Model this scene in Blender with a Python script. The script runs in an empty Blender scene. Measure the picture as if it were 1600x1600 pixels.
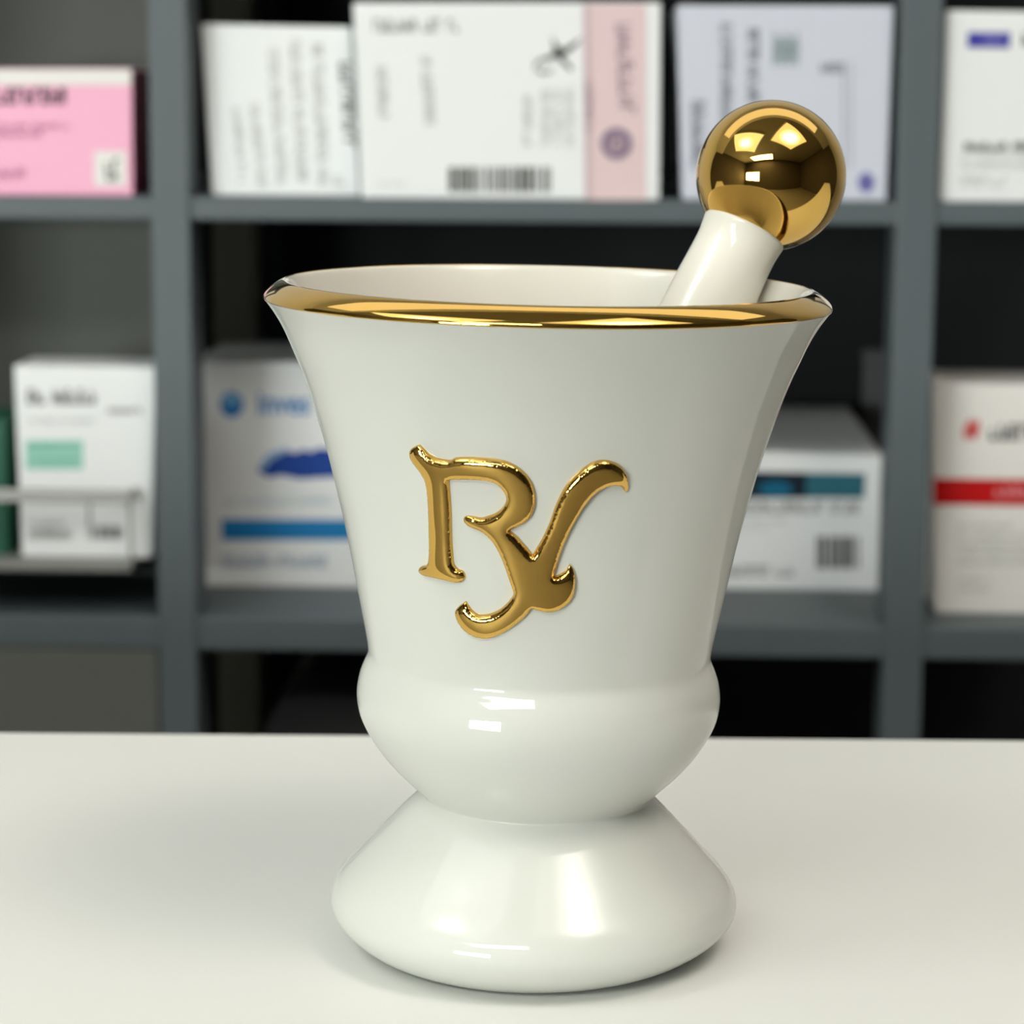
import bpy, bmesh, math, random
import numpy as np
from mathutils import Vector, Matrix
from mathutils.geometry import delaunay_2d_cdt

scene = bpy.context.scene
COL = scene.collection
R = math.radians

# ------------------------------------------------------------------ camera
F = 4000.0                      # focal length in pixels of the 1600 px frame
PITCH, ROLL = R(9.5), R(0.3)
CAM = Vector((0.0, -0.5066, 0.1744))
FW = Vector((0, math.cos(PITCH), -math.sin(PITCH)))
UP0 = Vector((0, math.sin(PITCH), math.cos(PITCH)))
RT0 = Vector((1, 0, 0))
RT = RT0 * math.cos(ROLL) + UP0 * math.sin(ROLL)
UP = UP0 * math.cos(ROLL) - RT0 * math.sin(ROLL)


def ray(px, py):
    return (FW + RT * ((px - 800) / F) + UP * ((800 - py) / F)).normalized()


def unproj(px, py, y):
    d = ray(px, py)
    return CAM + d * ((y - CAM.y) / d.y)


cam_data = bpy.data.cameras.new('camera')
cam_data.sensor_width = 36.0
cam_data.lens = F / 1600 * 36.0
cam_data.clip_start = 0.01
cam_data.dof.use_dof = True
cam_data.dof.focus_distance = 0.490
cam_data.dof.aperture_fstop = 21.5
cam = bpy.data.objects.new('camera', cam_data)
M = Matrix((RT, UP, -FW)).transposed().to_4x4()
M.translation = CAM
cam.matrix_world = M
COL.objects.link(cam)
scene.camera = cam

# ------------------------------------------------------------------ materials


def srgb(r, g, b):
    def f(c):
        c /= 255.0
        return c / 12.92 if c <= 0.04045 else ((c + 0.055) / 1.055) ** 2.4
    return (f(r), f(g), f(b), 1.0)


def mat(name, col, rough=0.5, metal=0.0, spec=0.5, coat=0.0, coat_rough=0.03, sss=0.0, noise=None):
    m = bpy.data.materials.new(name)
    m.use_nodes = True
    nt = m.node_tree
    b = nt.nodes['Principled BSDF']
    b.inputs['Base Color'].default_value = col
    b.inputs['Roughness'].default_value = rough
    b.inputs['Metallic'].default_value = metal
    b.inputs['Specular IOR Level'].default_value = spec
    b.inputs['Coat Weight'].default_value = coat
    b.inputs['Coat Roughness'].default_value = coat_rough
    if sss:
        b.inputs['Subsurface Weight'].default_value = sss
        b.inputs['Subsurface Radius'].default_value = (1.0, 0.8, 0.6)
        b.inputs['Subsurface Scale'].default_value = 0.002
    if noise:
        scale, dark, bump = noise
        tc = nt.nodes.new('ShaderNodeTexCoord')
        nz = nt.nodes.new('ShaderNodeTexNoise')
        nz.inputs['Scale'].default_value = scale
        nz.inputs['Detail'].default_value = 6
        nt.links.new(tc.outputs['Object'], nz.inputs['Vector'])
        mx = nt.nodes.new('ShaderNodeMix')
        mx.data_type = 'RGBA'
        mx.inputs['A'].default_value = col
        mx.inputs['B'].default_value = (col[0] * dark, col[1] * dark, col[2] * dark, 1)
        nt.links.new(nz.outputs['Fac'], mx.inputs['Factor'])
        nt.links.new(mx.outputs['Result'], b.inputs['Base Color'])
        if bump:
            bp = nt.nodes.new('ShaderNodeBump')
            bp.inputs['Strength'].default_value = bump
            bp.inputs['Distance'].default_value = 0.0005
            nt.links.new(nz.outputs['Fac'], bp.inputs['Height'])
            nt.links.new(bp.outputs['Normal'], b.inputs['Normal'])
    return m


def emit(name, col, strength):
    m = bpy.data.materials.new(name)
    m.use_nodes = True
    nt = m.node_tree
    nt.nodes.clear()
    e = nt.nodes.new('ShaderNodeEmission')
    o = nt.nodes.new('ShaderNodeOutputMaterial')
    e.inputs['Color'].default_value = (*col, 1)
    e.inputs['Strength'].default_value = strength
    nt.links.new(e.outputs[0], o.inputs[0])
    return m


def lamp(name, col, edge, core, radius):
    """diffuser lit by one lamp behind its middle: brighter towards the centre"""
    m = emit(name, col, edge)
    nt = m.node_tree
    e = [n for n in nt.nodes if n.type == 'EMISSION'][0]
    tc = nt.nodes.new('ShaderNodeTexCoord')
    ln = nt.nodes.new('ShaderNodeVectorMath')
    ln.operation = 'LENGTH'
    nt.links.new(tc.outputs['Object'], ln.inputs[0])
    mr = nt.nodes.new('ShaderNodeMapRange')
    mr.interpolation_type = 'SMOOTHSTEP'
    mr.inputs['From Min'].default_value = 0.0
    mr.inputs['From Max'].default_value = radius
    mr.inputs['To Min'].default_value = core
    mr.inputs['To Max'].default_value = edge
    nt.links.new(ln.outputs['Value'], mr.inputs['Value'])
    nt.links.new(mr.outputs['Result'], e.inputs['Strength'])
    return m


CERAMIC = mat('glazed_white_ceramic', (0.590, 0.597, 0.550, 1), 0.55, spec=0.25, coat=0.75, coat_rough=0.015, noise=(60, 0.985, 0))
PESTLE_CERAMIC = mat('glazed_cream_ceramic', (0.70, 0.675, 0.60, 1), 0.5, spec=0.25, coat=0.8, coat_rough=0.02, noise=(60, 0.98, 0))
GOLD = mat('polished_gold_lustre', (0.74, 0.465, 0.122, 1), 0.03, metal=1.0, noise=(220, 0.88, 0))
COUNTER = mat('warm_white_laminate', (0.76, 0.765, 0.735, 1), 0.42, spec=0.35, noise=(900, 0.97, 0))
CABINET = mat('white_cabinet_panel', (0.62, 0.61, 0.57, 1), 0.5, noise=(200, 0.95, 0))
SLATE = mat('slate_grey_shelf_laminate', (0.096, 0.118, 0.128, 1), 0.5, spec=0.4, noise=(300, 0.9, 0.05))
SHADE_BLACK = mat('shade_black_board', (0.012, 0.014, 0.016, 1), 0.7, spec=0.2, noise=(200, 0.8, 0))  # shade deep in the bays is put into this near black colour
NAVY = mat('dark_navy_metal', (0.02, 0.03, 0.038, 1), 0.6, spec=0.3, noise=(200, 0.9, 0))
POST = mat('grey_rear_post', (0.34, 0.34, 0.30, 1), 0.6, spec=0.3, noise=(200, 0.9, 0))
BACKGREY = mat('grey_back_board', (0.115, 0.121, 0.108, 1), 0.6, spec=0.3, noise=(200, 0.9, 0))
CARD = mat('white_carton_card', (0.84, 0.85, 0.855, 1), 0.45, spec=0.4, noise=(150, 0.97, 0))
CARD_WARM = mat('warm_white_carton_card', (0.85, 0.82, 0.78, 1), 0.45, spec=0.4, noise=(150, 0.97, 0))
CARD_BLUE = mat('bluish_white_carton_card', (0.62, 0.635, 0.72, 1), 0.45, spec=0.4, noise=(150, 0.97, 0))
CARD_PINK = mat('pink_carton_card', srgb(246, 176, 205), 0.45, spec=0.4, noise=(150, 0.97, 0))
CARD_MAROON = mat('maroon_carton_card', srgb(140, 30, 74), 0.5, noise=(150, 0.95, 0))
CARD_GREEN = mat('dark_green_carton_card', srgb(6, 84, 62), 0.5, noise=(150, 0.95, 0))
CARD_GREY = mat('grey_carton_card', (0.10, 0.10, 0.105, 1), 0.6, noise=(150, 0.9, 0))
BAG = mat('black_case_fabric', (0.035, 0.037, 0.036, 1), 0.75, noise=(500, 0.7, 0.3))
WIRE = mat('grey_coated_wire', (0.42, 0.42, 0.40, 1), 0.4, metal=0.3, noise=(300, 0.9, 0))
TRAY = mat('grey_basket_base', (0.24, 0.24, 0.225, 1), 0.5, noise=(300, 0.9, 0))
WALL = mat('pale_grey_paint', (0.62, 0.61, 0.58, 1), 0.8, spec=0.2, noise=(40, 0.97, 0))
WALL_DARK = mat('brown_grey_paint', (0.10, 0.085, 0.07, 1), 0.8, spec=0.2, noise=(4, 0.7, 0))
CEIL = mat('ceiling_paint', (0.30, 0.28, 0.24, 1), 0.9, spec=0.1, noise=(12, 0.9, 0))
SOFFIT = mat('white_soffit_paint', (0.80, 0.78, 0.74, 1), 0.8, spec=0.2, noise=(40, 0.97, 0))
FLOOR = mat('brown_vinyl_floor', (0.25, 0.235, 0.20, 1), 0.5, noise=(25, 0.8, 0))
FRAME = mat('white_metal_frame', (0.7, 0.7, 0.68, 1), 0.4, noise=(50, 0.97, 0))
PANEL_L = lamp('cool_light_diffuser', (0.95, 1.0, 0.97), 1.4, 9.0, 0.45)
PANEL_R = lamp('warm_light_diffuser', (1.0, 0.93, 0.83), 1.3, 12.5, 0.48)
FILL_OVERHEAD = emit('added_overhead_fill', (1.0, 0.97, 0.90), 0.95)
DAY = emit('daylight_through_pane', (0.94, 1.0, 0.96), 19.0)
FILL_REAR = emit('added_rear_fill', (0.97, 1.0, 0.96), 11.0)

INK = {}


def ink(name, rgb):
    if name not in INK:
        INK[name] = mat('ink_' + name, srgb(*rgb), 0.5, spec=0.3, noise=(400, 0.96, 0))
    return INK[name]


# ------------------------------------------------------------------ helpers
def link(name, bm, material, parent=None, smooth=False):
    me = bpy.data.meshes.new(name)
    bm.normal_update()
    bm.to_mesh(me)
    bm.free()
    if smooth:
        for p in me.polygons:
            p.use_smooth = True
    if isinstance(material, (list, tuple)):
        for m in material:
            me.materials.append(m)
    else:
        me.materials.append(material)
    o = bpy.data.objects.new(name, me)
    COL.objects.link(o)
    if parent:
        o.parent = parent
    return o


def tag(o, label, cat, group=None):
    o['label'] = label
    o['category'] = cat
    if group:
        o['group'] = group
    return o


def thing(name, label, cat, loc=(0, 0, 0), rz=0.0, group=None):
    o = bpy.data.objects.new(name, None)
    o.empty_display_size = 0.02
    o.location = loc
    o.rotation_euler = (0, 0, rz)
    COL.objects.link(o)
    return tag(o, label, cat, group)


def structure(name, bm, material, parent=None):
    o = link(name, bm, material, parent)
    o['kind'] = 'structure'
    return o


def add_box(bm, x0, x1, y0, y1, z0, z1, mi=0):
    v = [bm.verts.new(p) for p in ((x0, y0, z0), (x1, y0, z0), (x1, y1, z0), (x0, y1, z0),
                                   (x0, y0, z1), (x1, y0, z1), (x1, y1, z1), (x0, y1, z1))]
    fs = []
    for f in ((3, 2, 1, 0), (4, 5, 6, 7), (0, 1, 5, 4), (1, 2, 6, 5), (2, 3, 7, 6), (3, 0, 4, 7)):
        fc = bm.faces.new([v[i] for i in f])
        fc.material_index = mi
        fs.append(fc)
    return fs


def box(x0, x1, y0, y1, z0, z1, bevel=0.0, seg=2):
    bm = bmesh.new()
    add_box(bm, x0, x1, y0, y1, z0, z1)
    if bevel:
        bmesh.ops.bevel(bm, geom=bm.edges[:], offset=bevel, segments=seg, affect='EDGES', profile=0.6)
    return bm


def add_tube(bm, a, b, r, n=10):
    a, b = Vector(a), Vector(b)
    d = (b - a).normalized()
    u = d.orthogonal().normalized()
    w = d.cross(u)
    rings = []
    for p in (a, b):
        rings.append([bm.verts.new(p + (u * math.cos(2 * math.pi * k / n) + w * math.sin(2 * math.pi * k / n)) * r) for k in range(n)])
    for k in range(n):
        bm.faces.new((rings[0][k], rings[0][(k + 1) % n], rings[1][(k + 1) % n], rings[1][k]))
    bm.faces.new(rings[0][::-1])
    bm.faces.new(rings[1])


def revolve(prof, n=192, warp=None, closed=False):
    """surface of revolution about z from (z, r) points, r == 0 closes on the axis"""
    bm = bmesh.new()
    rings = []
    for z, r in prof:
        if r < 1e-7:
            p = Vector((0, 0, z))
            rings.append([bm.verts.new(warp(p) if warp else p)])
        else:
            ring = []
            for k in range(n):
                t = 2 * math.pi * k / n
                p = Vector((r * math.cos(t), r * math.sin(t), z))
                ring.append(bm.verts.new(warp(p) if warp else p))
            rings.append(ring)
    pairs = list(zip(rings[:-1], rings[1:]))
    if closed:
        pairs.append((rings[-1], rings[0]))
    for a, b in pairs:
        for k in range(n):
            k2 = (k + 1) % n
            if len(a) == 1:
                bm.faces.new((a[0], b[k2], b[k]))
            elif len(b) == 1:
                bm.faces.new((a[k], a[k2], b[0]))
            else:
                bm.faces.new((a[k], a[k2], b[k2], b[k]))
    bmesh.ops.recalc_face_normals(bm, faces=bm.faces[:])
    return bm


# ------------------------------------------------------------------ the room
X0, X1, Y0, Y1, ZF, ZC = -3.0, 2.7, -3.0, 1.25, -0.9, 1.6
structure('floor', box(X0 - .1, X1 + .1, Y0 - .1, Y1 + .1, ZF - .1, ZF), FLOOR)
structure('ceiling', box(X0 - .1, X1 + .1, Y0 - .1, Y1 + .1, ZC, ZC + .1), CEIL)
structure('wall_back', box(X0 - .1, X1 + .1, Y1, Y1 + .1, ZF, ZC), WALL)
structure('wall_left', box(X0 - .1, X0, Y0, Y1, ZF, ZC), WALL_DARK)
structure('wall_right', box(X1, X1 + .1, Y0, Y1, ZF, ZC), WALL_DARK)
structure('wall_front', box(X0 - .1, X1 + .1, Y0 - .1, Y0, ZF, ZC), WALL_DARK)
structure('added_soffit_1', box(X0, X1, 0.30, Y1 - .002, ZC - .12, ZC - .001), SOFFIT)  # unseen white soffit, added as a bright surround reflected in the gold knob
structure('baseboard_back', box(X0, X1, Y1 - .015, Y1 - .001, ZF + .001, ZF + .1), FRAME)

# window in the wall behind the camera
wx0, wx1, wz0, wz1 = -2.75, -1.25, -0.18, 0.54
win = structure('window_1', box(wx0, wx1, Y0 + .001, Y0 + .02, wz0, wz1), DAY)
bm = bmesh.new()
for a in ((wx0 - .06, wx0, wz0 - .06, wz1 + .06), (wx1, wx1 + .06, wz0 - .06, wz1 + .06),
          (wx0, wx1, wz0 - .06, wz0), (wx0, wx1, wz1, wz1 + .06), ((wx0 + wx1) / 2 - .015, (wx0 + wx1) / 2 + .015, wz0, wz1)):
    add_box(bm, a[0], a[1], Y0 + .001, Y0 + .05, a[2], a[3])
structure('window_frame', bm, FRAME, win)


def ceiling_light(cx, cy, s, rz, m, label):
    t = thing('ceiling_light', label, 'light', (cx, cy, ZC), R(rz), 'square ceiling light panels')
    h = s / 2
    bm = bmesh.new()
    w = 0.03
    for a in ((-h - w, -h, -h - w, h + w), (h, h + w, -h - w, h + w), (-h, h, -h - w, -h), (-h, h, h, h + w)):
        add_box(bm, a[0], a[1], a[2], a[3], -0.05, -0.001)
    link('frame', bm, FRAME, t)
    link('diffuser', box(-h, h, -h, h, -0.04, -0.002), m, t)


ceiling_light(-1.15, -0.62, 1.25, 50, PANEL_L, 'square ceiling light panel on the left, cool white')
ceiling_light(0.68, -0.66, 1.10, 62, PANEL_R, 'square ceiling light panel on the right, warm white')

t = thing('ceiling_light', 'added white fill light panel far behind the camera', 'light', (-0.9, -2.35, ZC))  # added fill panel, brightens the boxes on the lower shelf
bm = bmesh.new()
for a in ((-.83, -.80, -.35, .35), (.80, .83, -.35, .35), (-.83, .83, -.38, -.35), (-.83, .83, .35, .38)):
    add_box(bm, a[0], a[1], a[2], a[3], -0.05, -0.001)
link('frame', bm, FRAME, t)
link('diffuser', box(-.8, .8, -.35, .35, -0.04, -0.002), FILL_REAR, t)
t = thing('ceiling_light', 'long soft fill light panel added over the shelving', 'light', (0, 0.68, ZC - 0.12))  # added fill from overhead for the counter, also a bright arc in the knob
bm = bmesh.new()
for a in ((-1.43, -1.40, -.28, .28), (1.40, 1.43, -.28, .28), (-1.43, 1.43, -.31, -.28), (-1.43, 1.43, .28, .31)):
    add_box(bm, a[0], a[1], a[2], a[3], -0.05, -0.001)
link('frame', bm, FRAME, t)
link('diffuser', box(-1.4, 1.4, -.28, .28, -0.04, -0.002), FILL_OVERHEAD, t)

# ------------------------------------------------------------------ counter
YE = 0.168                       # far edge of the counter on the view axis
ct = thing('counter', 'white counter the mortar stands on', 'counter', (0, YE, 0), R(-0.6))
link('worktop', box(-1.3, 1.3, -0.256, 0, -0.03, 0, 0.0012), COUNTER, ct)
link('cabinet_base', box(-1.26, 1.26, -0.22, -0.05, ZF, -0.0305), CABINET, ct)

# ------------------------------------------------------------------ mortar
MX = 0.00467
LEAN = R(0.95)


def warp(p):
    s = max(0.0, min(1.0, p.z / 0.012))
    s = s * s * (3 - 2 * s)
    a = LEAN * s
    return Vector((p.x * math.cos(a) + p.z * math.sin(a), p.y, p.z * math.cos(a) - p.x * math.sin(a)))


OUT = [(124.5, 52.7), (122.0, 51.45), (119.0, 50.16), (115.5, 48.65), (111.0, 46.97), (106.0, 45.4), (101.0, 43.85), (96.0, 42.5),
       (91.0, 41.25), (86.0, 40.0), (80.0, 38.7), (74.0, 37.5), (68.0, 36.3), (62.0, 35.1), (59.6, 34.72), (58.2, 34.6), (56.9, 34.95),
       (55.4, 35.6), (53.2, 36.35), (50.6, 36.77), (48.5, 36.73), (46.5, 36.4), (44.4, 35.7), (41.3, 34.1), (38.3, 32.1), (35.6, 29.85),
       (33.3, 27.6), (31.3, 25.55), (30.0, 24.2), (29.0, 23.3), (28.2, 24.15), (27.0, 25.4), (25.0, 27.4), (22.0, 30.25), (19.0, 33.1),
       (16.0, 35.85), (13.5, 38.2), (11.0, 40.25), (8.5, 41.45), (6.2, 41.6), (4.0, 40.7), (2.0, 39.0), (0.5, 37.2), (-0.6, 35.6),
       (-1.6, 33.7), (-2.3, 32.0), (-2.6, 30.8)]
RIM = [(126.6, 54.0), (128.0, 55.0), (128.8, 55.6), (129.4, 55.93), (130.1, 55.75), (131.0, 54.95), (131.9, 53.8), (132.5, 52.75), (132.8, 51.9)]
INN = [(132.7, 51.4), (132.0, 50.9), (130.0, 50.0), (126.0, 48.3), (120.0, 45.9), (112.0, 42.9), (104.0, 40.3), (95.0, 37.9), (85.0, 35.6),
       (75.0, 33.4), (65.0, 31.2), (57.0, 29.0), (51.0, 26.0), (47.0, 21.5), (44.5, 15.0), (43.4, 7.0), (43.2, 0)]


def smooth_profile(P, n=4):
    """Catmull-Rom through (z, r) points"""
    res = []
    for i in range(len(P) - 1):
        p0, p1, p2, p3 = P[max(i - 1, 0)], P[i], P[i + 1], P[min(i + 2, len(P) - 1)]
        for k in range(n):
            t = k / n
            res.append(tuple(0.5 * ((2 * b) + (-a + c) * t + (2 * a - 5 * b + 4 * c - d) * t * t + (-a + 3 * b - 3 * c + d) * t ** 3)
                             for a, b, c, d in zip(p0, p1, p2, p3)))
    res.append(P[-1])
    return res


def mm(P):
    return [((z + 2.6) / 1000, r / 1000) for z, r in P]


OUTER = [(-2.6, 0)] + OUT[::-1] + RIM
UPOUT = OUT[::-1]                                # rising from the foot
kn = [i for i, p in enumerate(UPOUT) if p[0] == 29.0]
outer_smooth = smooth_profile(UPOUT[:kn[0] + 1], 3)[:-1] + smooth_profile(UPOUT[kn[0]:] + RIM + INN, 3)
full = mm([(-2.6, 0), (-2.6, 14), (-2.6, 26)] + outer_smooth)
full = [(z, max(r, 0)) for z, r in full]
mortar = thing('mortar', 'white glazed ceramic mortar with gold rim and raised gold prescription sign', 'mortar', (MX, 0, 0))
bowl = link('bowl', revolve(full, 224, warp), [CERAMIC, PESTLE_CERAMIC], mortar, True)
crest = max(range(len(full)), key=lambda i: full[i][0])
pole = 224                                       # the foot centre fan, then 224 faces to a ring
for p in bowl.data.polygons:
    if p.index >= crest * pole:
        p.material_index = 1                     # cream glaze inside

# gold band painted round the lip
seg = mm(smooth_profile([(128.0, 55.0)] + RIM[2:] + [INN[0], INN[1]], 4))
seg = [p for p in seg if p[0] >= (129.15 + 2.6) / 1000 and not (p[1] < 0.0519 )]
off, inn = [], []
for i, (z, r) in enumerate(seg):
    a, b = seg[max(i - 1, 0)], seg[min(i + 1, len(seg) - 1)]
    tz, tr = b[0] - a[0], b[1] - a[1]
    l = math.hypot(tz, tr)
    nz, nr = -tr / l, tz / l
    off.append((z + nz * 0.00012, r + nr * 0.00012))
    inn.append((z - nz * 0.0003, r - nr * 0.0003))
o = link('gold_rim', revolve(off + inn[::-1], 224, warp, closed=True), GOLD, mortar, True)
o['label'] = 'polished gold band round the lip'

# raised gold prescription sign on the front wall
SIGN = [(215, 130), (240, 155), (270, 185), (310, 207), (360, 219), (400, 222), (430, 208), (520, 205), (620, 211), (700, 222), (750, 238),
        (800, 265), (850, 310), (885, 365), (900, 420), (902, 470), (890, 530), (865, 570), (825, 600), (785, 620), (745, 640),
        (775, 660), (810, 695), (845, 735), (870, 765), (885, 786), (905, 750), (935, 700), (965, 640), (990, 580), (1010, 520),
        (1035, 460), (1065, 400), (1100, 350), (1150, 300), (1200, 260), (1250, 232), (1300, 222), (1350, 228), (1395, 250),
        (1430, 285), (1445, 320), (1452, 365), (1448, 400), (1438, 416), (1425, 398), (1405, 380), (1370, 372), (1330, 378),
        (1290, 395), (1250, 425), (1210, 470), (1170, 530), (1130, 600), (1095, 670), (1065, 740), (1040, 810), (1022, 870),
        (1006, 914), (1040, 905), (1080, 880), (1105, 840), (1125, 870), (1138, 915), (1138, 970), (1125, 1030), (1090, 1080),
        (1040, 1112), (990, 1127), (940, 1122), (900, 1110), (878, 1102), (850, 1145), (800, 1190), (740, 1235), (670, 1270),
        (610, 1285), (550, 1275), (500, 1250), (460, 1210), (435, 1165), (427, 1120), (450, 1090), (490, 1062), (515, 1100),
        (545, 1130), (585, 1142), (635, 1135), (690, 1110), (735, 1070), (765, 1030), (770, 1005), (755, 960), (735, 900),
        (710, 830), (680, 760), (650, 710), (620, 675), (580, 645), (530, 625), (500, 610), (475, 580), (478, 562), (500, 553),
        (540, 558), (580, 565), (610, 558), (660, 540), (700, 510), (722, 475), (728, 440), (715, 410), (690, 375), (650, 352),
        (600, 342), (540, 338), (470, 337), (405, 338), (390, 340), (395, 400), (400, 480), (404, 560), (406, 640), (409, 720),
        (414, 790), (420, 840), (445, 870), (475, 885), (487, 915), (475, 940), (440, 952), (400, 945), (340, 930), (290, 920),
        (245, 910), (215, 890), (210, 870), (225, 855), (255, 845), (270, 825), (275, 760), (274, 680), (272, 600), (270, 520),
        (266, 450), (258, 370), (245, 330), (225, 295), (185, 245), (160, 205), (158, 170), (170, 150), (195, 137)]
SIGN = [Vector((600 + x * 0.2625, 660 + y * 0.2625)) for x, y in SIGN]


def spline2d(P, step):
    n = len(P)
    corner = []
    for i in range(n):
        a, b = P[i] - P[i - 1], P[(i + 1) % n] - P[i]
        corner.append(a.angle(b) > R(48))
    out = []
    for i in range(n):
        p1, p2 = P[i], P[(i + 1) % n]
        p0 = P[i - 1] if not corner[i] else p1 - (p2 - p1)
        p3 = P[(i + 2) % n] if not corner[(i + 1) % n] else p2 + (p2 - p1)
        k = max(1, int(round((p2 - p1).length / step)))
        for j in range(k):
            t = j / k
            out.append(0.5 * ((2 * p1) + (p2 - p0) * t + (2 * p0 - 5 * p1 + 4 * p2 - p3) * t * t + (3 * p1 - p0 - 3 * p2 + p3) * t ** 3))
    return out


BND = spline2d(SIGN, 1.6)
NB = len(BND)


BA = np.array([(p.x, p.y) for p in BND])
BB = np.roll(BA, -1, axis=0)


def edge_dist(P):
    if len(P) > 2000:
        return np.concatenate([edge_dist(P[k:k + 2000]) for k in range(0, len(P), 2000)])
    ab = BB - BA
    l2 = np.maximum((ab ** 2).sum(1), 1e-12)
    t = np.clip(((P[:, None, :] - BA) * ab).sum(2) / l2, 0, 1)
    return np.sqrt((((BA + ab * t[..., None]) - P[:, None, :]) ** 2).sum(2).min(1))


def inside(P):
    if len(P) > 4000:
        return np.concatenate([inside(P[k:k + 4000]) for k in range(0, len(P), 4000)])
    x, y = P[:, 0][:, None], P[:, 1][:, None]
    ax, ay, bx_, by_ = BA[:, 0], BA[:, 1], BB[:, 0], BB[:, 1]
    with np.errstate(divide='ignore', invalid='ignore'):
        hit = ((ay > y) != (by_ > y)) & (x < (bx_ - ax) * (y - ay) / (by_ - ay) + ax)
    return hit.sum(1) % 2 == 1


area = float((BA[:, 0] * BB[:, 1] - BB[:, 0] * BA[:, 1]).sum())
sgn = 1 if area > 0 else -1
tan = BB - np.roll(BA, 1, axis=0)
tan /= np.maximum(np.linalg.norm(tan, axis=1), 1e-9)[:, None]
nrm = np.stack([-tan[:, 1], tan[:, 0]], 1) * sgn
sets = [BA]
for d0 in (0.6, 1.5, 2.7, 4.2):
    C_ = BA + nrm * d0
    C_ = C_[inside(C_)]
    sets.append(C_[edge_dist(C_) > d0 * 0.96])
gx, gy = np.meshgrid(np.arange(BA[:, 0].min(), BA[:, 0].max(), 1.8), np.arange(BA[:, 1].min(), BA[:, 1].max(), 1.56))
gx = gx + 0.9 * (np.arange(gx.shape[0]) % 2)[:, None]
G_ = np.stack([gx.ravel(), gy.ravel()], 1)
G_ = G_[inside(G_)]
sets.append(G_[edge_dist(G_) > 5.2])
PTS = np.concatenate(sets)
cdt = delaunay_2d_cdt([Vector(p) for p in PTS], [(i, (i + 1) % NB) for i in range(NB)], [list(range(NB))], 1, 1e-5)
V2, FACES, ORIG = cdt[0], cdt[2], cdt[3]

# puffed height: membrane over the outline, solved on a fine grid
ox, oy = BA[:, 0].min() - 4, BA[:, 1].min() - 4
wx_, wy_ = int(BA[:, 0].max() - ox + 5), int(BA[:, 1].max() - oy + 5)
phi = None
for GS, its in ((1.0, 1500), (0.5, 500)):
    nx, ny = int(wx_ / GS), int(wy_ / GS)
    mx_, my_ = np.meshgrid(ox + np.arange(nx) * GS, oy + np.arange(ny) * GS)
    mask = inside(np.stack([mx_.ravel(), my_.ravel()], 1)).reshape(ny, nx)
    phi = np.zeros((ny, nx)) if phi is None else np.repeat(np.repeat(phi, 2, 0), 2, 1)[:ny, :nx] * mask
    for _ in range(its):
        phi[1:-1, 1:-1] = np.where(mask[1:-1, 1:-1], 0.25 * (phi[:-2, 1:-1] + phi[2:, 1:-1] + phi[1:-1, :-2] + phi[1:-1, 2:] + GS * GS), 0.0)


def puff(x, y):
    fx, fy = (x - ox) / GS, (y - oy) / GS
    i, j = int(fx), int(fy)
    a, b = fx - i, fy - j
    return (phi[j, i] * (1 - a) + phi[j, i + 1] * a) * (1 - b) + (phi[j + 1, i] * (1 - a) + phi[j + 1, i + 1] * a) * b


prof_out = mm(smooth_profile(OUT, 6))[::-1]      # z rising


def r_at(z):
    for (z0, r0), (z1, r1) in zip(prof_out[:-1], prof_out[1:]):
        if z0 <= z <= z1:
            return r0 + (r1 - r0) * (z - z0) / max(z1 - z0, 1e-9), (r1 - r0) / max(z1 - z0, 1e-9)
    return prof_out[-1][1], 0.0


LINV = Matrix.Rotation(-LEAN, 4, 'Y').to_3x3()    # warp() is a turn of +LEAN about y above the foot
LFWD = Matrix.Rotation(LEAN, 4, 'Y').to_3x3()


def on_wall(px, py):
    o_ = LINV @ (CAM - Vector((MX, 0, 0)))
    d_ = LINV @ ray(px, py)
    t = 0.40
    for _ in range(30):
        p = o_ + d_ * t
        r, dr = r_at(p.z)
        f = math.hypot(p.x, p.y) - r
        g = (p.x * d_.x + p.y * d_.y) / math.hypot(p.x, p.y) - dr * d_.z
        t -= f / g
        if abs(f) < 1e-8:
            break
    p = o_ + d_ * t
    r, dr = r_at(p.z)
    n = Vector((p.x, p.y, -dr * math.hypot(p.x, p.y))).normalized()
    return LFWD @ p, LFWD @ n


HM = 0.00180
VD = edge_dist(np.array([(v.x, v.y) for v in V2]))
hv = []
for v, d in zip(V2, VD):
    w_ = math.sqrt(2 * max(puff(v.x, v.y), 0.0))
    if d < 2.0:                                  # the grid is too coarse right at the outline
        f = d / 2.0
        w_ = f * w_ + (1 - f) * math.sqrt(max(2 * 15.0 * d, 0.0))
    hv.append(HM * math.tanh(w_ / 12.5))
nbr = [set() for _ in V2]
for f in FACES:
    for i in range(len(f)):
        nbr[f[i]].add(f[i - 1])
        nbr[f[i - 1]].add(f[i])
for _ in range(4):
    hv = [h if VD[i] < 0.8 or not nbr[i] else 0.5 * h + 0.5 * sum(hv[j] for j in nbr[i]) / len(nbr[i]) for i, h in enumerate(hv)]
bm = bmesh.new()
top, low = [], []
for k, v in enumerate(V2):
    P, N = on_wall(v.x, v.y)
    top.append(bm.verts.new(P + N * (hv[k] - 0.00005)))
    low.append(bm.verts.new(P - N * 0.0006))
cnt = {}
for f in FACES:
    bm.faces.new([top[i] for i in f])
    bm.faces.new([low[i] for i in f][::-1])
    for i in range(len(f)):
        e = (f[i - 1], f[i])
        cnt[tuple(sorted(e))] = cnt.get(tuple(sorted(e)), []) + [e]
for e in cnt.values():
    if len(e) == 1:
        a, b = e[0]
        bm.faces.new((top[b], top[a], low[a], low[b]))
bmesh.ops.recalc_face_normals(bm, faces=bm.faces[:])
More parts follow.
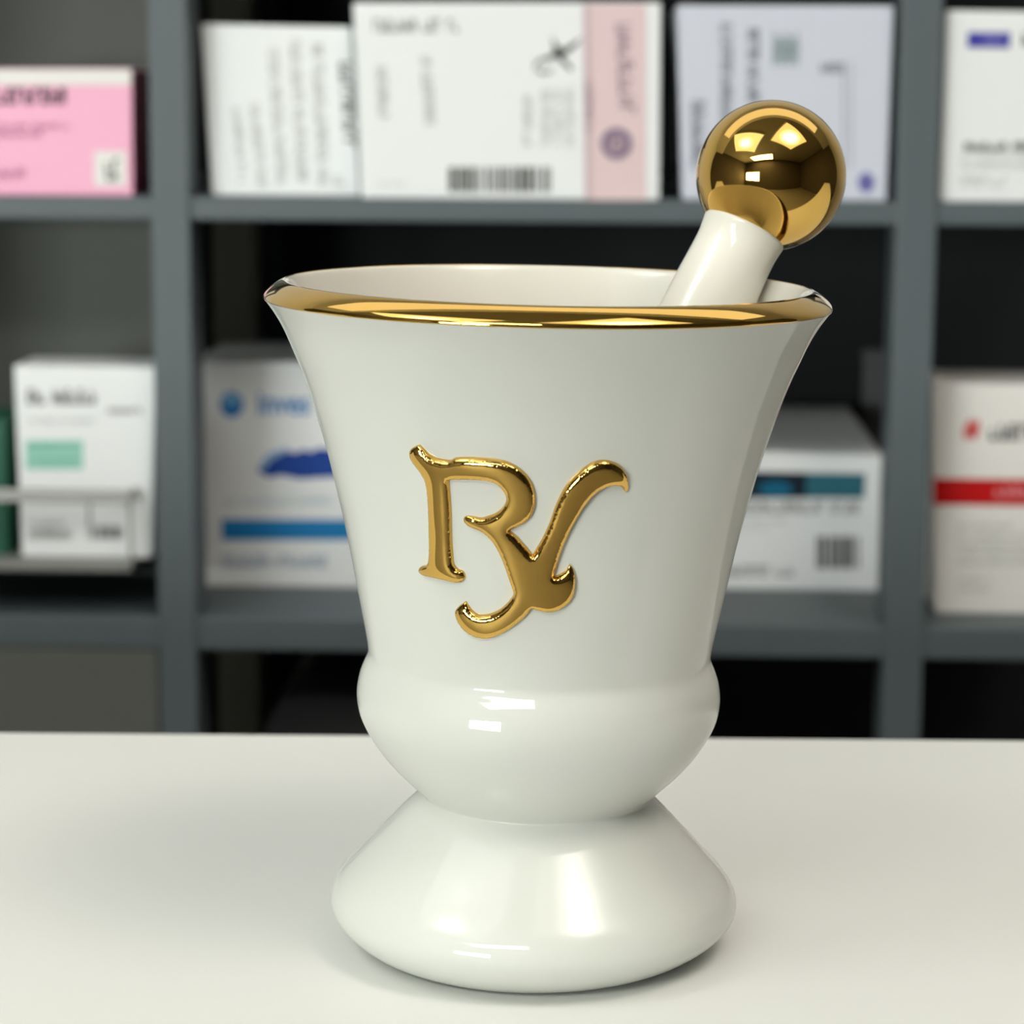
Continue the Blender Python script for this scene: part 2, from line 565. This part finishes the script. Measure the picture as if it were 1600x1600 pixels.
o = link('prescription_sign', bm, GOLD, mortar, True)
o['label'] = 'raised gold prescription sign on the wall of the bowl'

# ------------------------------------------------------------------ pestle
PA = unproj(1122, 445, 0.021)
PB = unproj(1204.5, 274.5, 0.027)
axis = (PB - PA).normalized()
RB = 117 * (PB - CAM).dot(FW) / F
length = (PB.z - 0.0665) / axis.z
base = PB - axis * length
pestle = thing('pestle', 'ceramic pestle with polished gold ball knob leaning in the mortar', 'pestle', base)
rot = axis.to_track_quat('Z', 'Y').to_matrix()
Lt = length - 0.0129
prof = [(-0.011, 0), (-0.0108, 0.003), (-0.0095, 0.007), (-0.006, 0.0105), (0, 0.0122), (0.006, 0.0122), (0.014, 0.0112), (0.024, 0.0101),
        (0.04, 0.0097), (Lt - 0.030, 0.0095), (Lt - 0.018, 0.0091), (Lt - 0.009, 0.0086), (Lt - 0.0045, 0.00845), (Lt - 0.0018, 0.00865),
        (Lt - 0.0005, 0.00885), (Lt, 0.0088), (Lt + 0.0006, 0.0084), (Lt + 0.0006, 0.006), (Lt + 0.0006, 0)]
sp = smooth_profile(prof, 4)
sp = [(z, max(0, r)) for z, r in sp]
bm = revolve(sp, 96)
bm.transform(rot.to_4x4())
link('shaft', bm, PESTLE_CERAMIC, pestle, True)
bm = bmesh.new()
bmesh.ops.create_uvsphere(bm, u_segments=128, v_segments=64, radius=RB)
bm.transform(Matrix.Translation(axis * length) @ rot.to_4x4())
o = link('knob', bm, GOLD, pestle, True)
o['label'] = 'mirror polished gold ball knob'

# ------------------------------------------------------------------ shelving
YS, YAW = 0.69, R(-2.2)
SH = Vector((0, YS, 0))
SX, SY = Vector((math.cos(YAW), math.sin(YAW), 0)), Vector((-math.sin(YAW), math.cos(YAW), 0))


def q(px, py, d=0.0):
    """pixel -> (x, z) in the shelving frame on the plane at depth d behind the shelf fronts"""
    dr = ray(px, py)
    t = ((SH - CAM).dot(SY) + d) / dr.dot(SY)
    p = CAM + dr * t - SH
    return p.dot(SX), p.z


def depth_on(px, py, z):
    dr = ray(px, py)
    t = (z - CAM.z) / dr.z
    return (CAM + dr * t - SH).dot(SY)


unit = thing('shelving_unit', 'dark slate grey shelving unit behind the counter', 'shelves', (SH.x, SH.y, ZF), YAW)
DZ = -ZF
z1t, z1b = q(843, 312)[1], q(843, 348)[1]
z2t, z2b = q(843, 974)[1], q(843, 1023)[1]
gap = z1t - z2t
pl0, pl1 = q(240, 560)[0], q(300, 560)[0]
pr0, pr1 = q(1394, 560)[0], q(1457, 560)[0]
bayw = pr0 - pl1
TH = pl1 - pl0
DEP = 0.33
sidew = q(1790, 560)[0] - pr1     # the outer bays are narrower
sidel = pl0 - q(-230, 560)[0]
ups = [(pl0 - sidel - TH, pl0 - sidel), (pl0, pl1), (pr0, pr1), (pr1 + sidew, pr1 + sidew + TH)]
ZTOP = z1t + gap
for a, b in ups:
    link('upright', box(a, b, 0, 0.035, 0, ZTOP + DZ, 0.001), SLATE, unit)
levels = [(z1t + gap, z1t + gap - 0.014), (z1t, z1b), (z2t, z2b), (z2t - gap, z2t - gap - 0.014), (z2t - 2 * gap, z2t - 2 * gap - 0.014),
          (ZF + 0.08, ZF + 0.001)]
r0, r1 = q(333, 450, DEP - 0.035)[0], q(396, 450, DEP - 0.035)[0]
o = link('rear_upright', box(r0, r1, DEP - 0.035, DEP, 0, ZTOP + DZ, 0.001), POST, unit)
r2 = q(442, 450, DEP - 0.005)[0]
link('rear_brace', box(r1 + .0005, r2, DEP - 0.005, DEP, 0, ZTOP + DZ, 0.001), NAVY, unit)
for (a, b), (c, d) in zip(ups[:-1], ups[1:]):
    for zt, zb in levels:
        link('shelf', box((a + b) / 2 + 0.0002, (c + d) / 2 - 0.0002, 0.002, DEP, zb + DZ, zt + DZ, 0.001), SLATE, unit)
o = link('back_panel', box(ups[0][0], ups[3][1], DEP + 0.0005, DEP + 0.012, 0, ZTOP + DZ), SHADE_BLACK, unit)
o['label'] = 'back panel coloured near black for the shade in the bays'
o = link('back_panel', box(ups[0][1] + 0.0005, ups[1][0] - 0.0005, 0.135, 0.145, z2t + DZ + .0003, ZTOP + DZ - 0.0145), BACKGREY, unit)
o['label'] = 'grey back panel of the left bay'
o = link('drawer_front', box(ups[0][1] + 0.001, ups[1][0] - 0.001, 0.003, 0.02, z2t - gap + DZ + 0.0005, z2b + DZ - 0.0005, 0.001), BACKGREY, unit)
o['label'] = 'plain grey drawer front under the left bay'
# set back tray shelf in the left bay, under the wire basket
zt_b = q(100, 893, 0.0)[1]
link('tray_shelf', box(ups[0][1] + 0.001, ups[1][0] - 0.001, 0.012, 0.134, zt_b - 0.004 + DZ, zt_b + DZ), SHADE_BLACK, unit)

PRINT_GAP = 0.0004


def world_box(name, label, cat, quad, d, depth, zbase, m, group='medicine boxes on the shelves', side=None, bevel=0.0012):
    """carton whose front outline is given by four picture corners TL TR BR BL on the plane d behind the shelf fronts"""
    P = [q(x, y, d) for x, y in quad]
    xc = (P[2][0] + P[3][0]) / 2
    org = SH + SX * xc + SY * d
    t = thing(name, label, cat, (org.x, org.y, zbase), YAW, group)
    tl, tr, br, bl = [(a - xc, b - zbase) for a, b in P]
    br, bl = (br[0], 0.0), (bl[0], 0.0)
    bm = bmesh.new()
    vs = [bm.verts.new((x, y, z)) for y in (0, depth) for x, z in (bl, br, tr, tl)]
    fl = []
    for f in ((0, 1, 2, 3), (5, 4, 7, 6), (1, 5, 6, 2), (4, 0, 3, 7), (3, 2, 6, 7), (4, 5, 1, 0)):
        fl.append(bm.faces.new([vs[i] for i in f]))
    if side:
        fl[2].material_index = 1
    bmesh.ops.bevel(bm, geom=bm.edges[:], offset=bevel, segments=2, affect='EDGES', profile=0.6)
    link('carton', bm, [m, side] if side else m, t)
    t['_d'] = d
    return t, d, xc, zbase


class Block(list):
    pass


def printed(bx, name, rects, material, label=None, lift=1):
    """flat print on the front of a carton; rects are picture quads or (x0, y0, x1, y1)"""
    t, d, xc, zb = bx
    if rects and isinstance(rects[0], Block):
        return [printed(bx, name, list(b), material, label, lift) for b in rects]
    bm = bmesh.new()
    for rc in rects:
        if len(rc) == 4 and not hasattr(rc[0], '__len__'):
            x0, y0, x1, y1 = rc
            rc = [(x0, y1), (x1, y1), (x1, y0), (x0, y0)]
        vs = []
        for x, y in rc:
            a, b = q(x, y, d)
            vs.append(bm.verts.new((a - xc, -PRINT_GAP * lift, b - zb)))
        bm.faces.new(vs)
    bmesh.ops.recalc_face_normals(bm, faces=bm.faces[:])
    for f in bm.faces:
        if f.normal.y > 0:
            f.normal_flip()
    o = link(name, bm, material, t)
    if label:
        o['label'] = label
    return o


def glyphs(x0, y0, x1, y1, seed, n, dens=1.0, vertical=False, lean=0.0):
    """a row of illegible small letter shapes, made of little strokes"""
    rnd = random.Random(seed)
    out = []
    L = (y1 - y0) if vertical else (x1 - x0)
    H = (x1 - x0) if vertical else (y1 - y0)
    w = L / n

    def put(a0, b0, a1, b1):
        if vertical:            # reads downwards: letter tops to the right
            xa, xb = x1 - b1, x1 - b0
            ya, yb = y0 + a0, y0 + a1
            sh = lean * (ya - y0)
            out.append((xa + sh, ya, xb + sh, yb))
        else:
            out.append((x0 + a0, y0 + b0, x0 + a1, y0 + b1))
    for i in range(n):
        if rnd.random() < 0.05 and n > 6:
            continue
        a = i * w + w * 0.1
        e = w * 0.8
        s = max(w * 0.24 * dens, 0.5)
        hb = H * 0.2 * dens
        k = rnd.randrange(6)
        put(a, 0 if k != 3 else H * .3, a + s, H)
        if k in (0, 2, 4):
            put(a + e - s, H * (0.0 if k == 0 else .35), a + e, H)
        if k in (0, 1, 5):
            put(a + s, 0, a + e, hb)
        if k in (0, 1, 4):
            put(a + s, H / 2 - hb / 2, a + e * .9, H / 2 + hb / 2)
        if k in (1, 3, 2):
            put(a + s, H - hb, a + e, H)
    return out


def barcode(x0, y0, x1, y1, seed, pitch=2.2):
    rnd = random.Random(seed)
    out, x = [], x0
    while x < x1:
        w = pitch * rnd.choice((0.7, 0.9, 1.3, 1.8, 2.6))
        out.append((x, y0, min(x + w, x1), y1))
        x += w + pitch * rnd.choice((0.5, 0.6, 0.9, 1.5))
    return out


def ellipse(cx, cy, rx, ry, n=36, a0=0.0, a1=2 * math.pi):
    return [(cx + rx * math.cos(a0 + (a1 - a0) * k / n), cy + ry * math.sin(a0 + (a1 - a0) * k / n)) for k in range(n)]


def ring(cx, cy, r0, r1, n=36):
    out = []
    for k in range(n):
        a, b = 2 * math.pi * k / n, 2 * math.pi * (k + 1) / n
        out.append([(cx + r0 * math.cos(a), cy + r0 * math.sin(a)), (cx + r1 * math.cos(a), cy + r1 * math.sin(a)),
                    (cx + r1 * math.cos(b), cy + r1 * math.sin(b)), (cx + r0 * math.cos(b), cy + r0 * math.sin(b))])
    return out


def word(bx, name, text, x0, ybase, h, material, label=None, sx=1.0):
    """real lettering printed on the carton front"""
    t, d, xc, zb = bx
    cu = bpy.data.curves.new('lettering', 'FONT')
    cu.body = text
    cu.size = 1.0
    cu.offset = 0.022
    ob = bpy.data.objects.new('lettering', cu)
    COL.objects.link(ob)
    dg = bpy.context.evaluated_depsgraph_get()
    me = bpy.data.meshes.new_from_object(ob.evaluated_get(dg))
    bpy.data.objects.remove(ob)
    for v in me.vertices:
        a, b = q(x0 + v.co.x * h * sx, ybase - v.co.y * h, d)
        v.co = (a - xc, -PRINT_GAP, b - zb)
    me.name = name
    me.materials.append(material)
    o = bpy.data.objects.new(name, me)
    COL.objects.link(o)
    o.parent = t
    if label:
        o['label'] = label
    return o


BLACK, GREY, PALE = ink('black', (45, 42, 42)), ink('grey', (120, 120, 118)), ink('pale_grey', (184, 185, 182))

# pink box, top shelf of the left bay
bx = world_box('medicine_box', 'pink medicine box with white top edge at the left of the upper shelf', 'box',
               [(-70, 107), (206, 107), (208, 304), (-68, 302)], 0.008, 0.068, z1t, CARD_PINK, side=CARD_MAROON)
printed(bx, 'white_band', [[(-68, 133), (205, 133), (205, 108.5), (-68, 108.5)]], ink('white', (236, 232, 228)))
printed(bx, 'printed_text', glyphs(-60, 137, 104, 163, 3, 12, 1.25), ink('dark_plum', (62, 38, 52)), 'bold dark lettering')
printed(bx, 'small_print', [Block(glyphs(-60, 193, 108, 201, 5, 26)),
        Block(glyphs(-60, 205, 66, 214, 6, 20)),
        Block(glyphs(-40, 262, 40, 280, 7, 6, .8))], ink('mauve', (172, 96, 136)))
o = printed(bx, 'white_patch', [(147, 236, 198, 291)], ink('white', (236, 232, 228)))
printed(bx, 'dark_mark', [Block(glyphs(163, 248, 188, 268, 8, 2, 1.1)),
        Block(glyphs(165, 270, 186, 282, 9, 2, 1.2))], ink('charcoal_green', (70, 84, 80)), lift=2)

# white box with rows of sideways text
bx = world_box('medicine_box', 'white medicine box with rows of sideways grey text, slightly skewed', 'box',
               [(313, 37), (547, 42), (561, 309), (331, 306)], 0.022, 0.11, z1t, CARD)
printed(bx, 'small_print', [Block(glyphs(362, 168, 376, 286, 11, 18, .9, True, .10)),
        Block(glyphs(390, 160, 404, 292, 12, 20, .9, True, .10)),
        Block(glyphs(418, 75, 434, 290, 13, 30, .9, True, .075)),
        Block(glyphs(453, 62, 470, 290, 14, 32, .9, True, .05)),
        Block(glyphs(487, 68, 504, 290, 15, 32, 1.0, True, .05)),
        Block(glyphs(522, 274, 538, 292, 16, 2, 1.0, True))], PALE)
printed(bx, 'printed_text', glyphs(530, 96, 549, 230, 17, 9, 1.1, True, .06), ink('dark_grey', (84, 84, 80)), 'bold dark sideways lettering')

# big white box with pink end band
bx = world_box('medicine_box', 'large white medicine box with pale pink band, bird emblem and barcode', 'box',
               [(551, 4), (1033, 4), (1030, 317), (564, 312)], 0.004, 0.12, z1t, CARD)
printed(bx, 'pink_band', [[(914, 313.5), (1010, 314.5), (1010, 6.5), (911, 6.5)]], ink('pale_pink', (226, 200, 202)))
printed(bx, 'pink_edge_stripe', [[(914, 313), (925, 313.4), (922, 7), (911, 7)]], ink('dusky_pink', (206, 182, 186)), lift=2)
printed(bx, 'printed_text', glyphs(583, 30, 718, 50, 21, 14, 1.0), ink('mid_grey', (128, 128, 124)), 'grey lettering along the top')
printed(bx, 'small_print', [Block(glyphs(588, 104, 604, 184, 22, 11, .9, True, .05)),
        Block(glyphs(658, 88, 674, 196, 23, 15, .9, True, .05)),
        Block(glyphs(818, 150, 830, 228, 24, 14, 1.1, True)),
        Block(glyphs(846, 140, 860, 230, 25, 16, .7, True)),
        Block(glyphs(866, 140, 878, 228, 26, 16, .7, True)),
        Block(glyphs(884, 136, 896, 230, 27, 16, .7, True)),
        Block(glyphs(592, 284, 640, 290, 28, 8, .5))], ink('light_grey', (176, 176, 172)))
printed(bx, 'band_text', [Block(glyphs(962, 36, 986, 178, 29, 10, .75, True, .05)),
        Block(glyphs(914, 128, 925, 205, 30, 10, .8, True))], ink('mauve_grey', (150, 122, 136)), lift=3)
printed(bx, 'round_seal', ring(963, 224, 14, 24) + glyphs(954, 215, 973, 233, 31, 2, 1.0), ink('violet_grey', (118, 98, 128)), 'round violet seal', lift=3)
printed(bx, 'barcode', barcode(701, 261, 864, 300, 34, 4.4), ink('dark_grey', (70, 70, 66)))
bird = [[(870, 72), (862, 84), (846, 92), (832, 98), (848, 96), (866, 92), (876, 88)],
        [(870, 78), (884, 74), (910, 58), (900, 72), (884, 86), (874, 90)],
        [(862, 56), (870, 70), (880, 78), (872, 84), (864, 74)],
        [(874, 84), (884, 94), (896, 108), (890, 110), (878, 98), (868, 88)],
        [(850, 92), (838, 104), (832, 112), (836, 100), (846, 90)],
        [(838, 108), (856, 112), (866, 104), (860, 114), (844, 116)]]
printed(bx, 'bird_emblem', bird, ink('dark_grey', (70, 70, 66)), 'dark sketched emblem')

# bluish white box behind the pestle knob
bx = world_box('medicine_box', 'bluish white medicine box behind the gold knob of the pestle', 'box',
               [(1058, 8), (1397, 9), (1385, 318), (1066, 316)], 0.010, 0.12, z1t, CARD_BLUE)
printed(bx, 'small_print', [Block(glyphs(1126, 36, 1144, 200, 41, 20, 1.0, True)),
        Block(glyphs(1168, 44, 1186, 160, 42, 14, 1.2, True)),
        Block(glyphs(1080, 148, 1102, 265, 43, 14, 1.1, True)),
        Block(glyphs(1281, 98, 1318, 114, 44, 4, 1.0))], ink('slate', (120, 122, 132)))
printed(bx, 'line_print', [(1317, 96, 1320, 262), (1329, 96, 1331, 262)], ink('pale_slate', (158, 160, 168)))
printed(bx, 'leaf_emblem', [(1208 + 6 * k, 50 + (k % 3) * 5, 1211 + 6 * k, 104 - (k % 2) * 6) for k in range(7)] + [(1208, 70, 1248, 74), (1210, 86, 1246, 89)],
        ink('grey_green', (122, 142, 142)), 'grey green emblem')
printed(bx, 'round_mark', [ellipse(1353, 285, 13, 16)], ink('violet', (120, 118, 176)))
printed(bx, 'mark_core', [(1348, 278, 1352, 293), (1355, 278, 1359, 293)], ink('deep_violet', (84, 80, 150)), lift=2)

# white box with blue plate, right bay
bx = world_box('medicine_box', 'white medicine box with a dark blue name plate at the right of the upper shelf', 'box',
               [(1478, 16), (1775, 20), (1768, 328), (1467, 324)], 0.010, 0.12, z1t, CARD)
printed(bx, 'blue_plate', [[(1511, 74), (1577, 75), (1579, 51), (1512, 50)]], ink('royal_blue', (62, 60, 160)))
printed(bx, 'plate_text', glyphs(1536, 57, 1572, 68, 51, 5, .8), ink('pale_violet', (150, 148, 210)), lift=2)
printed(bx, 'printed_text', [Block(glyphs(1506, 222, 1640, 236, 52, 14, 1.2)),
        Block(glyphs(1596, 52, 1650, 72, 56, 4, 1.4))], ink('dark_grey', (84, 84, 80)))
printed(bx, 'small_print', [Block(glyphs(1502, 238, 1640, 244, 53, 16, .8)),
        Block(glyphs(1502, 252, 1620, 262, 54, 22, .8)),
        Block(glyphs(1502, 275, 1574, 291, 55, 10, .8))], PALE)

# glove box, lower shelf
dG = depth_on(440, 917, z2t)
bx = world_box('glove_box', 'white glove box with blue lettering, blue band and dark blue wave', 'box',
               [(301, 565), (720, 569), (716, 919), (319, 914)], dG, 0.10, z2t, CARD)
BLUE, DEEP, LBLUE = ink('blue', (36, 118, 190)), ink('deep_blue', (8, 62, 150)), ink('light_blue', (146, 180, 214))
printed(bx, 'round_logo', [ellipse(362, 632, 18, 20)], BLUE, 'round blue logo')
printed(bx, 'logo_pale_oval', [ellipse(362, 625, 13, 8, 24)], ink('sky_blue', (120, 180, 224)), lift=2)  # paler blue oval in the upper part of the logo
word(bx, 'printed_text', 'inves', 402, 646, 50, ink('mid_blue', (62, 132, 196)), 'blue lettering', 0.82)
wave = [(402, 736), (408, 724), (420, 715), (436, 712), (450, 704), (462, 708), (474, 702), (486, 706), (498, 700), (520, 702), (560, 700), (620, 712), (650, 726),
        (640, 742), (600, 746), (540, 744), (500, 746), (468, 748), (440, 742), (420, 746)]
printed(bx, 'dark_blue_wave', [wave], DEEP)
printed(bx, 'wave_crest', [[(404, 732), (410, 718), (424, 706), (440, 702), (452, 698), (448, 704), (436, 712), (424, 718), (414, 732)]], LBLUE, lift=2)
printed(bx, 'blue_band', [[(347, 843), (660, 844), (661, 812), (346, 811)]], ink('band_blue', (18, 122, 184)))
printed(bx, 'small_print', glyphs(352, 778, 520, 788, 61, 26, .7), ink('grey_blue', (168, 190, 204)))
printed(bx, 'lower_text', glyphs(348, 867, 512, 886, 62, 20, .9), ink('steel_blue', (140, 158, 180)))

# teal band box, lower shelf right of the mortar
dH = depth_on(1250, 922, z2t)
bx = world_box('medicine_box', 'white medicine box with teal band and barcode right of the mortar', 'box',
               [(1016, 703), (1381, 712), (1372, 923), (1024, 917)], dH, 0.20, z2t, CARD)
printed(bx, 'teal_band', [[(1040, 776), (1350, 778), (1352, 740), (1040, 735)]], ink('teal', (44, 104, 120)))
printed(bx, 'dark_band', [[(1040, 777), (1258, 778), (1260, 738), (1040, 734)]], ink('navy', (6, 28, 44)), lift=2)
printed(bx, 'teal_flash', [ellipse(1212, 764, 26, 13)], ink('bright_teal', (0, 96, 128)), lift=3)
printed(bx, 'printed_text', glyphs(1140, 784, 1344, 802, 71, 22, .9), ink('mid_grey', (128, 128, 124)))
printed(bx, 'small_print', [Block(glyphs(1120, 812, 1232, 818, 74, 18, .6)),
        Block(glyphs(1110, 822, 1200, 828, 75, 16, .5))], PALE)
printed(bx, 'lower_text', glyphs(1120, 884, 1240, 900, 72, 13, 1.0), ink('grey', (120, 120, 118)))
printed(bx, 'barcode', barcode(1276, 838, 1342, 888, 73, 3.4), ink('dark_grey', (70, 70, 66)))

# red band box, lower shelf of the right bay
dI = depth_on(1540, 959, z2t)
bx = world_box('medicine_box', 'white medicine box with a bright red band at the right of the lower shelf', 'box',
               [(1457, 598), (1765, 604), (1752, 964), (1461, 957)], dI, 0.06, z2t, CARD_WARM)
RED = ink('red', (196, 0, 4))
printed(bx, 'red_band', [[(1459, 788), (1762, 792), (1764, 751), (1458, 747)]], RED)
printed(bx, 'band_text', glyphs(1552, 757, 1700, 777, 81, 10, 1.8), ink('pale_red', (226, 130, 134)), lift=2)
printed(bx, 'red_flame', [[(1514, 682), (1508, 690), (1504, 676), (1510, 660), (1519, 652), (1518, 662), (1530, 654), (1531, 672), (1524, 688)]], ink('flame_red', (206, 92, 90)), 'small red flame emblem')
printed(bx, 'printed_text', glyphs(1544, 662, 1680, 688, 82, 9, 1.3), ink('dark_grey', (84, 84, 80)))
printed(bx, 'small_print', [Block(glyphs(1496, y, x1, y + 8, 90 + i, n, .9)) for i, (y, x1, n) in enumerate(
    ((818, 1580, 14), (834, 1680, 30), (849, 1680, 30), (862, 1660, 28), (876, 1640, 26), (902, 1550, 9), (917, 1546, 9)))], PALE)

# narrow dark grey carton standing against the right upright, behind the teal band box
dN = dH + 0.235
xa, xb = q(1349, 600, dN)[0], q(1388, 600, dN)[0]
ztop = q(1366, 563, dN)[1]
t = thing('storage_box', 'narrow dark grey box standing behind the teal band box', 'box', tuple(SH + SX * (xa + xb) / 2 + SY * dN + Vector((0, 0, z2t))), YAW)
hw = (xb - xa) / 2
link('carton', box(-hw, hw, 0, .02, 0, ztop - z2t, .0015), CARD_GREY, t)
link('lid', box(-hw - .0006, hw + .0006, -.0006, .0206, ztop - z2t + .0001, ztop - z2t + .006, .001), CARD_GREY, t)

# ------------------------------------------------------------------ wire basket with two boxes, left bay
bxl, bxr = q(-84, 885, 0.0)[0], q(205, 885, 0.0)[0]
zb0 = zt_b
zr = q(100, 770, 0.0)[1]
BD = 0.095
cxb = (bxl + bxr) / 2
hw = (bxr - bxl) / 2
bo = SH + SX * cxb
basket = thing('wire_basket', 'grey wire basket holding the white box with green label', 'basket', (bo.x, bo.y, zb0), YAW)
hh = zr - zb0
y0b, y1b = 0.0, BD
link('base', box(-hw, hw, y0b, y1b, 0.0, 0.0045, .001), TRAY, basket)
bm = bmesh.new()
for z, r in ((hh, 0.0017),):
    c = [(-hw, y0b, z), (hw, y0b, z), (hw, y1b, z), (-hw, y1b, z)]
    for i in range(4):
        add_tube(bm, c[i - 1], c[i], r)
    add_tube(bm, (-hw, y0b, z - .0032), (hw, y0b, z - .0032), r)
link('top_rail', bm, WIRE, basket)
for x, y in ((-hw, y0b), (hw, y0b), (hw, y1b), (-hw, y1b)):
    bm = bmesh.new()
    add_tube(bm, (x, y, 0.0045), (x, y, hh), 0.0011)
    link('corner_wire', bm, WIRE, basket)
for k in range(1, 6):
    y = y0b + (y1b - y0b) * k / 6
    bm = bmesh.new()
    add_tube(bm, (hw, y, 0.0045), (hw, y, hh), 0.0008)
    link('side_wire', bm, WIRE, basket)
zc = zb0 + 0.0046
bx = world_box('medicine_box', 'white medicine box with pale green label standing in the wire basket', 'box',
               [(21, 571), (243, 574), (237, 868), (34, 866)], 0.012, 0.04, zc, CARD)
printed(bx, 'printed_text', glyphs(42, 608, 150, 631, 101, 11, 1.1), ink('dark_grey', (84, 84, 80)))
printed(bx, 'small_print', [Block(glyphs(168, 636, 222, 646, 102, 7, 1.0)),
        Block(glyphs(44, 655, 150, 660, 103, 24, .6)),
        Block(glyphs(45, 828, 112, 842, 104, 9, 1.0)),
        Block(glyphs(50, 812, 100, 822, 108, 9, .6))], ink('mid_grey', (128, 128, 124)))
printed(bx, 'green_label', [(40, 688, 130, 733)], ink('pale_green', (150, 206, 188)))
printed(bx, 'label_text', [Block(glyphs(45, 693, 120, 697, 105, 14, 1.2)),
        Block(glyphs(45, 717, 120, 721, 106, 14, 1.2))], ink('sea_green', (80, 160, 136)), lift=2)
printed(bx, 'barcode', barcode(138, 822, 192, 842, 107, 2.2) + [(138, 782, 142, 822), (138, 782, 192, 785)], ink('grey', (120, 120, 118)))
printed(bx, 'orange_dot', [ellipse(157, 775, 13, 8)], ink('orange', (214, 110, 78)))
bx = world_box('medicine_box', 'dark green medicine box left of the green labelled box in the basket', 'box',
               [(-70, 655), (9, 656), (13, 866), (-64, 864)], 0.016, 0.05, zc, CARD_GREEN)

# ------------------------------------------------------------------ rounded black case on the shelf under the glove box
zl = z2t - gap
dK = 0.06
xk0, xk1 = q(402, 1150, dK)[0], q(760, 1150, dK)[0]
hk = q(560, 1092, dK)[1] - zl
ko = SH + SX * ((xk0 + xk1) / 2) + SY * dK
case = thing('carry_case', 'black rounded case on the shelf below the glove box', 'case', (ko.x, ko.y, zl), YAW)
hw = (xk1 - xk0) / 2
bm = box(-hw, hw, 0, 0.16, 0, hk)
eds = [e for e in bm.edges if all(v.co.z > hk * .5 for v in e.verts)]
bmesh.ops.bevel(bm, geom=eds, offset=0.030, segments=8, affect='EDGES', profile=0.5)
link('body', bm, BAG, case, True)
bm = bmesh.new()
pts_h = [(-.04, .08, hk - .004), (-.036, .08, hk + .012), (-.02, .08, hk + .018), (.02, .08, hk + .018), (.036, .08, hk + .012), (.04, .08, hk - .004)]
for a, b in zip(pts_h[:-1], pts_h[1:]):
    add_tube(bm, a, b, 0.004)
link('handle', bm, BAG, case, True)

for o in COL.objects:
    if '_d' in o:
        del o['_d']

# ------------------------------------------------------------------ world and view
w = bpy.data.worlds.new('world')
scene.world = w
w.use_nodes = True
w.node_tree.nodes['Background'].inputs['Color'].default_value = (0.5, 0.5, 0.5, 1)
w.node_tree.nodes['Background'].inputs['Strength'].default_value = 0.05
vs = scene.view_settings
vs.view_transform = 'Standard'
vs.look = 'None'
vs.exposure = 0.52
vs.gamma = 1.0
vs.use_curve_mapping = False
